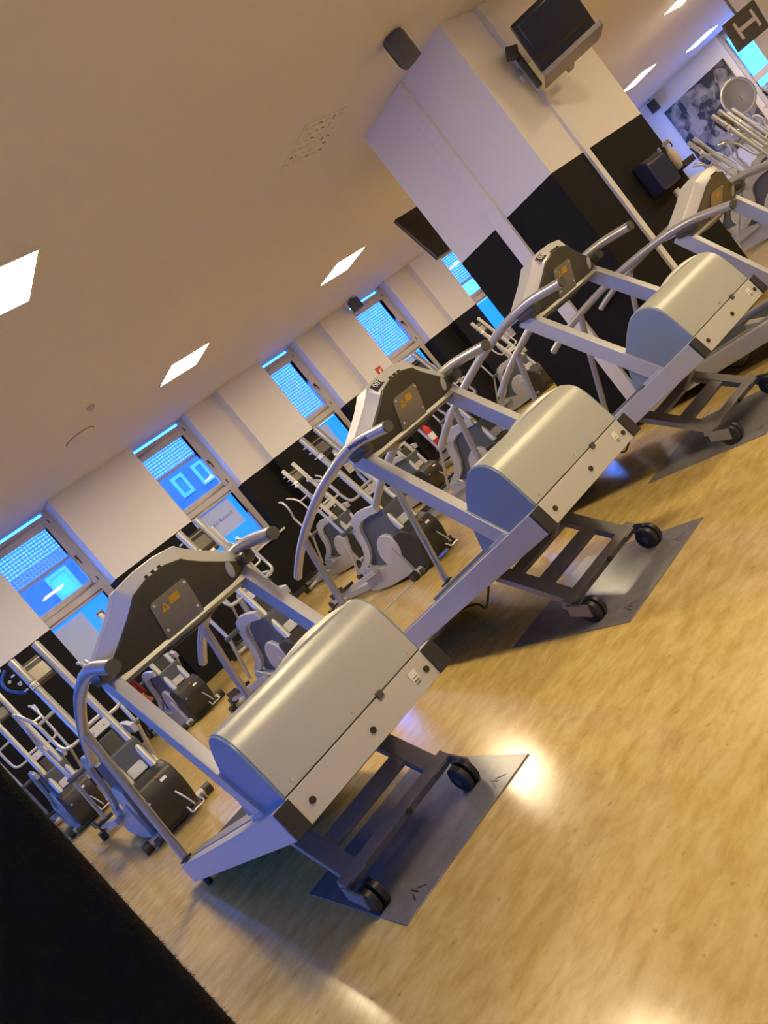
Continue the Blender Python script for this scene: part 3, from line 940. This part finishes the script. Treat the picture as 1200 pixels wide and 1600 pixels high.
    for sg in (-1, 1):
        MB().tube([(sg * .25, 1.80, .045), (sg * .31, 1.80, .045)], .043, 14).build('foot_cap', 'black_rubber', t)
        MB().cyl((sg * .21, 1.72, .12), (sg * .28, 1.72, .12), .045, 14).build('roller', 'black_rubber', t)
    return t


proto = cross_trainer()
SPOTS = []
lab_a = ['grey cross trainer with number ring, nearest the camera, left of the first treadmill', 'grey cross trainer directly behind the first treadmill, in front of the second window',
         'grey cross trainer seen between first and second treadmill, nearest of those there', 'grey cross trainer behind the console of the second treadmill']
for k in range(4):
    SPOTS.append((.935 + 1.56 * k + (.04 if k == 1 else 0), 6.10, lab_a[k]))
lab_b = ['grey cross trainer at the left picture edge beside the black partition', 'grey cross trainer by the wall, seen under the console of the first treadmill',
         'grey cross trainer of the rear row hidden behind the right side of the first treadmill', 'grey cross trainer of the rear row below the third window',
         'grey cross trainer of the rear row below the red fire sign', 'grey cross trainer of the rear row under the fourth window', 'grey cross trainer of the rear row next to the black column side']
for k in range(7):
    SPOTS.append((.85 + 1.56 * k, 9.40, lab_b[k]))
lab_c = ['silver cross trainer nearest right of the column, behind the fourth treadmill', 'silver cross trainer just right of the column edge', 'silver cross trainer in front of the photo mural', 'silver cross trainer far right, below the blue window']
for k, (x, y) in enumerate(((10.75, 4.60), (12.8, 6.05), (14.36, 6.05), (15.92, 6.05))):
    SPOTS.append((x, y, lab_c[k]))
for i, (x, y, lb) in enumerate(SPOTS):
    o = proto if i == 0 else copy_tree(proto)
    o.location = (x, y, 0)
    tag(o, lb, 'cross trainer', 'grey cross trainers in rows')
# printed numbers on the two rings that can be read
for idx, num in ((0, '702'), (1, '703'), (4, '701')):
    x, y, _ = SPOTS[idx]
    root = [o for o in C.objects if o.name.startswith('cross_trainer') and abs(o.location.x - x) < .01 and abs(o.location.y - y) < .01][0]
    ring = [q for q in root.children if q.name.startswith('mast') and q.children][0]
    text_part('number', num, .034, 'black_plastic', ring, (-.105, -.10 + (1.428 - .38) * .31 - .0335, 1.428), (R(73), 0, R(-8)))

# ---------------------------------------------------------------- things on walls and ceiling
# tube television on a bracket shelf in front of the column
TVM = Matrix.Rotation(R(-52.2), 3, 'Z')
tv = tag(empty('television', (6.315, 3.455, 2.635), R(-52.2)), 'black tube television on a grey bracket shelf high on the column', 'television')
tl = Matrix.Rotation(R(13), 3, 'X')


def tvp(v):
    return tuple(tl @ Vector(v))


MB().add([tvp(q) for q in [(-.25, 0, 0), (.25, 0, 0), (.25, 0, .43), (-.25, 0, .43), (-.25, .12, 0), (.25, .12, 0), (.25, .12, .43), (-.25, .12, .43), (-.14, .38, .05), (.14, .38, .05), (.14, .38, .32), (-.14, .38, .32)]],
         [(0, 1, 2, 3), (0, 4, 5, 1), (1, 5, 6, 2), (2, 6, 7, 3), (3, 7, 4, 0), (4, 8, 9, 5), (5, 9, 10, 6), (6, 10, 11, 7), (7, 11, 8, 4), (8, 11, 10, 9)]).build('cabinet', 'tv_black', tv, bevel=.012, seg=3)
MB().add([tvp(q) for q in [(-.22, -.003, .07), (.22, -.003, .07), (.22, -.003, .40), (-.22, -.003, .40), (-.2, -.012, .09), (.2, -.012, .09), (.2, -.012, .38), (-.2, -.012, .38)]],
         [(0, 1, 5, 4), (1, 2, 6, 5), (2, 3, 7, 6), (3, 0, 4, 7), (4, 5, 6, 7), (3, 2, 1, 0)]).build('screen', 'tv_black', tv, bevel=.004)
br = tag(empty('tv_bracket', (6.315, 3.455, 2.61), R(-52.2)), 'grey steel bracket shelf under the tube television', 'bracket')
MB().span(-.265, .265, -.03, .36, -.012, .0).build('tray', 'bracket_grey', br, bevel=.003)
MB().span(-.265, .265, -.050, -.032, -.012, .030).build('lip', 'bracket_grey', br, bevel=.003)
MB().span(.266, .285, -.05, .30, -.012, .035).build('side_lip', 'bracket_grey', br, bevel=.003)
MB().span(-.03, .03, .36, .56, -.010, .03).build('arm', 'bracket_grey', br, bevel=.004)
MB().box((-.335, .10, .33), (.10, .06, .10), Matrix.Rotation(R(30), 3, 'Y')).box((-.31, .16, .17), (.05, .05, .34)).build('side_arm', 'tv_black', br, bevel=.004)

# flat television hanging beside the column, screen towards the windows
t = tag(empty('flat_television', (6.93, 6.05, 2.585)), 'flat black television hanging from the ceiling beside the column', 'television')
rx = Matrix.Rotation(R(-14), 3, 'X')
MB().box((0, 0, 0), (1.02, .05, .63), rx).build('cabinet', 'tv_black', t, bevel=.008)
MB().box((0, .028, .009), (.96, .006, .56), rx).build('screen', 'tv_black', t)
MB().tube([(0, .0, .1), (0, .06, .5), (0, .06, ZC - 2.57)], .02, 10).build('ceiling_pole', 'bracket_grey', t)

# television back hanging near the second column
t = tag(empty('hanging_television', (13.15, 5.00, 2.40), R(-40)), 'grey backed television with wall bracket at the upper right corner', 'television')
MB().box((0, 0, 0), (.52, .06, .44), Matrix.Rotation(R(8), 3, 'X')).build('cabinet', 'speaker_grey', t, bevel=.01)
MB().box((0, -.045, .0), (.30, .03, .06)).box((-.14, -.045, .0), (.035, .035, .26)).box((.14, -.045, .0), (.035, .035, .26)).build('mount', 'pipe_paint', t, bevel=.004)
MB().tube([(0, .02, .2), (0, .03, ZC - 2.38)], .02, 10).build('ceiling_pole', 'bracket_grey', t)


def loudspeaker(loc, rz, size, label):
    t = tag(empty('loudspeaker', loc, rz), label, 'loudspeaker', 'small loudspeakers')
    w_, d_, h_ = size
    MB().prism_z([(-w_ / 2, -d_ / 2), (w_ / 2, -d_ / 2), (w_ * .5, -d_ * .1), (w_ * .3, d_ / 2), (-w_ * .3, d_ / 2), (-w_ * .5, -d_ * .1)], -h_ / 2, h_ / 2).build('cabinet', 'speaker_grey', t, bevel=.012)
    MB().box((0, -d_ / 2 - .004, 0), (w_ * .86, .01, h_ * .88)).build('grille', 'shell_charcoal', t, bevel=.003)
    return t


sp = loudspeaker((5.19, 3.83, 3.335), R(-150), (.17, .16, .22), 'grey loudspeaker on the ceiling left of the column')
MB().cyl((0, 0, .1), (0, 0, ZC - 3.335), .012, 10).build('mount', 'speaker_grey', sp)
sp = loudspeaker((9.80, 11.40, 3.32), R(20), (.20, .18, .22), 'small grey loudspeaker at the top of the fourth window')
MB().cyl((0, 0, .1), (0, 0, ZC - 3.32), .012, 10).build('mount', 'speaker_grey', sp)
sp = loudspeaker((21.8, 11.05, 3.25), R(-70), (.24, .2, .3), 'small loudspeaker in the corner above the photo mural')
MB().cyl((0, 0, .1), (0, 0, ZC - 3.25), .012, 10).build('mount', 'speaker_grey', sp)

# dirty square air vent in the ceiling
t = tag(empty('air_vent', (4.90, 4.82, ZC)), 'square ceiling air vent with grey dirt beside the column', 'air vent')
MB().span(-.25, .25, -.27, .27, -.006, 0).build('plate', 'ceiling_plaster', t, bevel=.002)
for i in range(6):
    for j in range(6):
        if random.random() < .82:
            MB().box((-.205 + i * .082 + random.uniform(-.01, .01), -.22 + j * .088, -.006), (.045, .012, .004), Matrix.Rotation(random.choice((0, R(90), R(20))), 3, 'Z')).build('slot', 'detector' if random.random() < .6 else 'speaker_grey', t, smooth=False)
# round cover and smoke detector
t = tag(empty('ceiling_disc', (3.40, 9.33, ZC)), 'round flush vent cover in the ceiling above the first window', 'vent cover')
MB().tube([(0, 0, 0), (0, 0, -.012), (0, 0, -.02)], .185, 32, radii=[.19, .19, .165]).build('cover', 'ceiling_plaster', t)
MB().tube([(0, 0, -.001), (0, 0, -.005)], .20, 32).build('rim', 'bracket_grey', t)
t = tag(empty('smoke_detector', (3.36, 8.38, ZC)), 'tiny round detector on the ceiling near the vent cover', 'detector')
MB().tube([(0, 0, 0), (0, 0, -.02), (0, 0, -.045)], .05, 20, radii=[.05, .05, .03]).build('body', 'detector', t)

# fire sign and extinguisher on the pier
t = tag(empty('fire_sign', (9.44, YP - .006, 2.075)), 'small red fire extinguisher sign on the white pier', 'sign')
MB().box((0, 0, 0), (.145, .008, .20)).build('plate', 'red_gloss', t)
MB().tube([(-.01, -.005, -.06), (-.01, -.005, .03)], .018, 10).box((.012, -.006, .045), (.05, .004, .008)).box((.035, -.006, .02), (.008, .004, .05)).build('symbol', 'sign_white', t)
t = tag(empty('fire_extinguisher', (9.33, YP - .11, .32)), 'red fire extinguisher on the black wall below the fire sign', 'fire extinguisher')
MB().tube([(0, 0, 0), (0, 0, .02), (0, 0, .40), (0, 0, .46), (0, 0, .49)], .085, 18, radii=[.07, .085, .085, .05, .025]).build('cylinder', 'red_gloss', t)
MB().tube([(0, 0, .16), (0, 0, .30)], .0865, 18).build('label_band', 'sign_white', t)
MB().box((0, -.02, .52), (.03, .10, .03)).build('valve', 'black_plastic', t, bevel=.004)
MB().tube(spline([(0, -.05, .51), (.06, -.09, .42), (.09, -.06, .2), (.09, -.03, .1)], 5), .011, 8).build('hose', 'black_rubber', t)
MB().box((0, .098, .25), (.05, .024, .3)).build('wall_bracket', 'black_plastic', t)

# dispenser, spray bottle and small box on the column
t = tag(empty('towel_dispenser', (6.97, CY0, 1.485)), 'dark blue paper towel dispenser on the column front', 'dispenser')
MB().prism_x([(0, -.17), (0, .15), (-.10, .15), (-.15, .10), (-.15, -.17)], -.165, .165).build('housing', 'dispenser', t, bevel=.02, seg=3)
MB().box((.0, -.08, -.168), (.26, .04, .012)).build('slot', 'black_plastic', t)
MB().box((.14, -.135, .14), (.02, .02, .04)).build('lock', 'steel', t)
t = tag(empty('bottle_holder', (7.36, CY0, 1.38)), 'small dark shelf on the column beside the dispenser', 'shelf')
MB().span(-.10, .12, -.16, 0, -.02, 0).build('shelf_board', 'shell_charcoal', t, bevel=.004)
MB().span(-.10, .12, -.165, -.155, -.02, .04).build('shelf_lip', 'shell_charcoal', t, bevel=.002)
t = tag(empty('spray_bottle', (7.33, CY0 - .09, 1.381)), 'beige spray bottle standing beside the dispenser', 'bottle')
MB().tube([(0, 0, 0), (0, 0, .02), (0, 0, .14), (0, 0, .19), (0, 0, .24)], .04, 16, radii=[.038, .042, .042, .03, .014]).build('body', 'bottle_beige', t)
MB().box((0, -.02, .26), (.028, .08, .035)).build('spray_head', 'bottle_beige', t, bevel=.006)
MB().tube(spline([(0, -.045, .25), (0, -.05, .22), (0, -.04, .20)], 4), .006, 8).build('trigger', 'black_plastic', t)
t = tag(empty('light_switch', (7.17, CY0, 1.22)), 'small pale switch box below the dispenser', 'switch')
MB().box((0, -.012, 0), (.09, .024, .09)).build('plate', 'bottle_beige', t, bevel=.004)
MB().box((0, -.026, 0), (.05, .006, .05)).build('rocker', 'pipe_paint', t, bevel=.003)

# mural on the far end wall
t = tag(empty('photo_mural', (X1 - .004, 10.1, 1.9)), 'black and white photo mural on the far end wall', 'mural')
MB().span(-.03, 0, -.95, .92, -.9, 1.05).build('print', 'mural_print', t, smooth=False)


# white shell machines far right
def shell_machine(x, y, rz, s, zc, label):
    t = tag(empty('shell_machine', (x, y, 0), rz), label, 'exercise machine')
    v, f = [], []
    nr, na = 6, 28
    for i in range(nr + 1):
        q = i / nr
        for j in range(na):
            a = 2 * math.pi * j / na
            v.append((s * .36 * q * math.cos(a), .16 * (1 - q * q), zc + s * .42 * q * math.sin(a)))
    for i in range(nr):
        for j in range(na):
            f.append((i * na + j, i * na + (j + 1) % na, (i + 1) * na + (j + 1) % na, (i + 1) * na + j))
    MB().add(v, f).build('shell', 'body_grey', t)
    rim = [(s * .36 * math.cos(2 * math.pi * j / 32), 0, zc + s * .42 * math.sin(2 * math.pi * j / 32)) for j in range(33)]
    MB().tube(rim, .03, 10, cap=False).build('rim', 'bright_tube', t)
    MB().tube([(0, .16, zc), (0, .22, zc - .5), (0, .2, .1)], .045, 12).build('post', 'bright_tube', t)
    MB().span(-.3, .3, -.3, .45, 0, .10).build('base', 'body_grey', t, bevel=.02)
    MB().box((0, .22, .75), (.22, .22, .5)).build('drive_housing', 'shell_charcoal', t, bevel=.04)
    MB().tube(spline([(-.30, -.1, 1.15), (-.2, .1, 1.05), (0, .16, 1.0), (.2, .1, 1.05), (.30, -.1, 1.15)], 5), .018, 10).build('handlebar', 'bright_tube', t)


shell_machine(17.5, 7.45, R(-60), .80, 1.86, 'white oval shell machine in front of the mural, upper one')
shell_machine(14.9, 4.95 + 3.6, R(-60), .8, 1.35, 'white oval shell machine right of the spray bottle, lower one')

# cloth on a cross trainer arm, strap on the left cross trainer
t = tag(empty('hanging_cloth', (2.03, 9.74, .50)), 'red and orange cloth hanging from an arm of the cross trainer by the wall', 'cloth')


def cloth(z0, z1, wid, material, nm):
    v, f = [], []
    nx, nz_ = 10, 8
    for j in range(nz_ + 1):
        for i in range(nx + 1):
            x = (i / nx - .5) * wid * (1 - .25 * j / nz_)
            v.append((x, .03 * math.sin(i * 1.7 + j * .4) - .02, z0 + (z1 - z0) * j / nz_))
    for j in range(nz_):
        for i in range(nx):
            f.append((j * (nx + 1) + i, j * (nx + 1) + i + 1, (j + 1) * (nx + 1) + i + 1, (j + 1) * (nx + 1) + i))
    o = MB().add(v, f).build(nm, material, t)
    md = o.modifiers.new('thickness', 'SOLIDIFY'); md.thickness = .008


cloth(.0, .14, .22, 'orange_cloth', 'orange_half')
cloth(.12, .42, .22, 'red_cloth', 'red_half')
MB().tube(spline([(.0, .0, .40), (.03, .05, .45), (.05, .10, .46)], 4), .006, 8).build('hook', 'steel', t)
t = tag(empty('blue_strap', (.735, 6.42, 1.43)), 'blue strap with steel eyelets at the left picture edge', 'strap')
MB().tube(spline([(.03, .0, .22), (-.03, .02, .17), (-.04, 0, .10), (.0, .02, .04), (.04, .0, 0)], 5), .012, 8).build('band', 'blue_cloth', t)
for q, p_ in enumerate(((.0, 0, .24), (.0, -.02, .13), (.045, -.02, .07))):
    MB().tube([(p_[0], p_[1] - .03, p_[2]), (p_[0], p_[1], p_[2])], .012, 10).build('eyelet', 'steel', t)

# studded cable strip on the floor between the machines
t = tag(empty('cable_strip', (3.36, 6.19, 0), math.atan2(-.105, .392)), 'studded grey cable strip on the floor behind the first treadmill', 'cable strip')
MB().span(-.25, .38, -.012, .012, 0, .004).build('strip', 'body_grey', t)
for q in range(20):
    MB().span(-.24 + q * .031, -.222 + q * .031, -.02, .02, .003, .010).build('stud', 'body_light', t, smooth=False)

# ---------------------------------------------------------------- carpet-covered partition close to the camera
t = tag(empty('carpet_partition', (0, .9, 0)), 'black fuzzy carpet covered partition edge in the lower left foreground', 'partition')
MB().span(-.95, .050, 0, .22, 0, 1.95).build('core', 'black_carpet', t, bevel=.012, seg=3)
fz_ = MB()
random.seed(11)
for i in range(7000):
    z = random.uniform(.75, 1.45)
    side = random.random()
    if side < .6:
        b0 = Vector((.050 - random.uniform(0, .006), random.uniform(0, .06), z)); nv = Vector((1, -.6, 0))
    else:
        b0 = Vector((random.uniform(-.45, .045), 0, z)); nv = Vector((0, -1, 0))
    d = (nv + Vector((random.uniform(-.6, .6), random.uniform(-.6, .6), random.uniform(-.8, .8)))).normalized() * random.uniform(.002, .0075)
    s_ = d.cross(Vector((0, 0, 1))).normalized() * .0008
    fz_.add([b0 - s_, b0 + s_, b0 + d + Vector((0, 0, random.uniform(-.001, .001)))], [(0, 1, 2)])
o = fz_.build('pile', 'black_carpet', t, smooth=False)
o['kind'] = 'stuff'
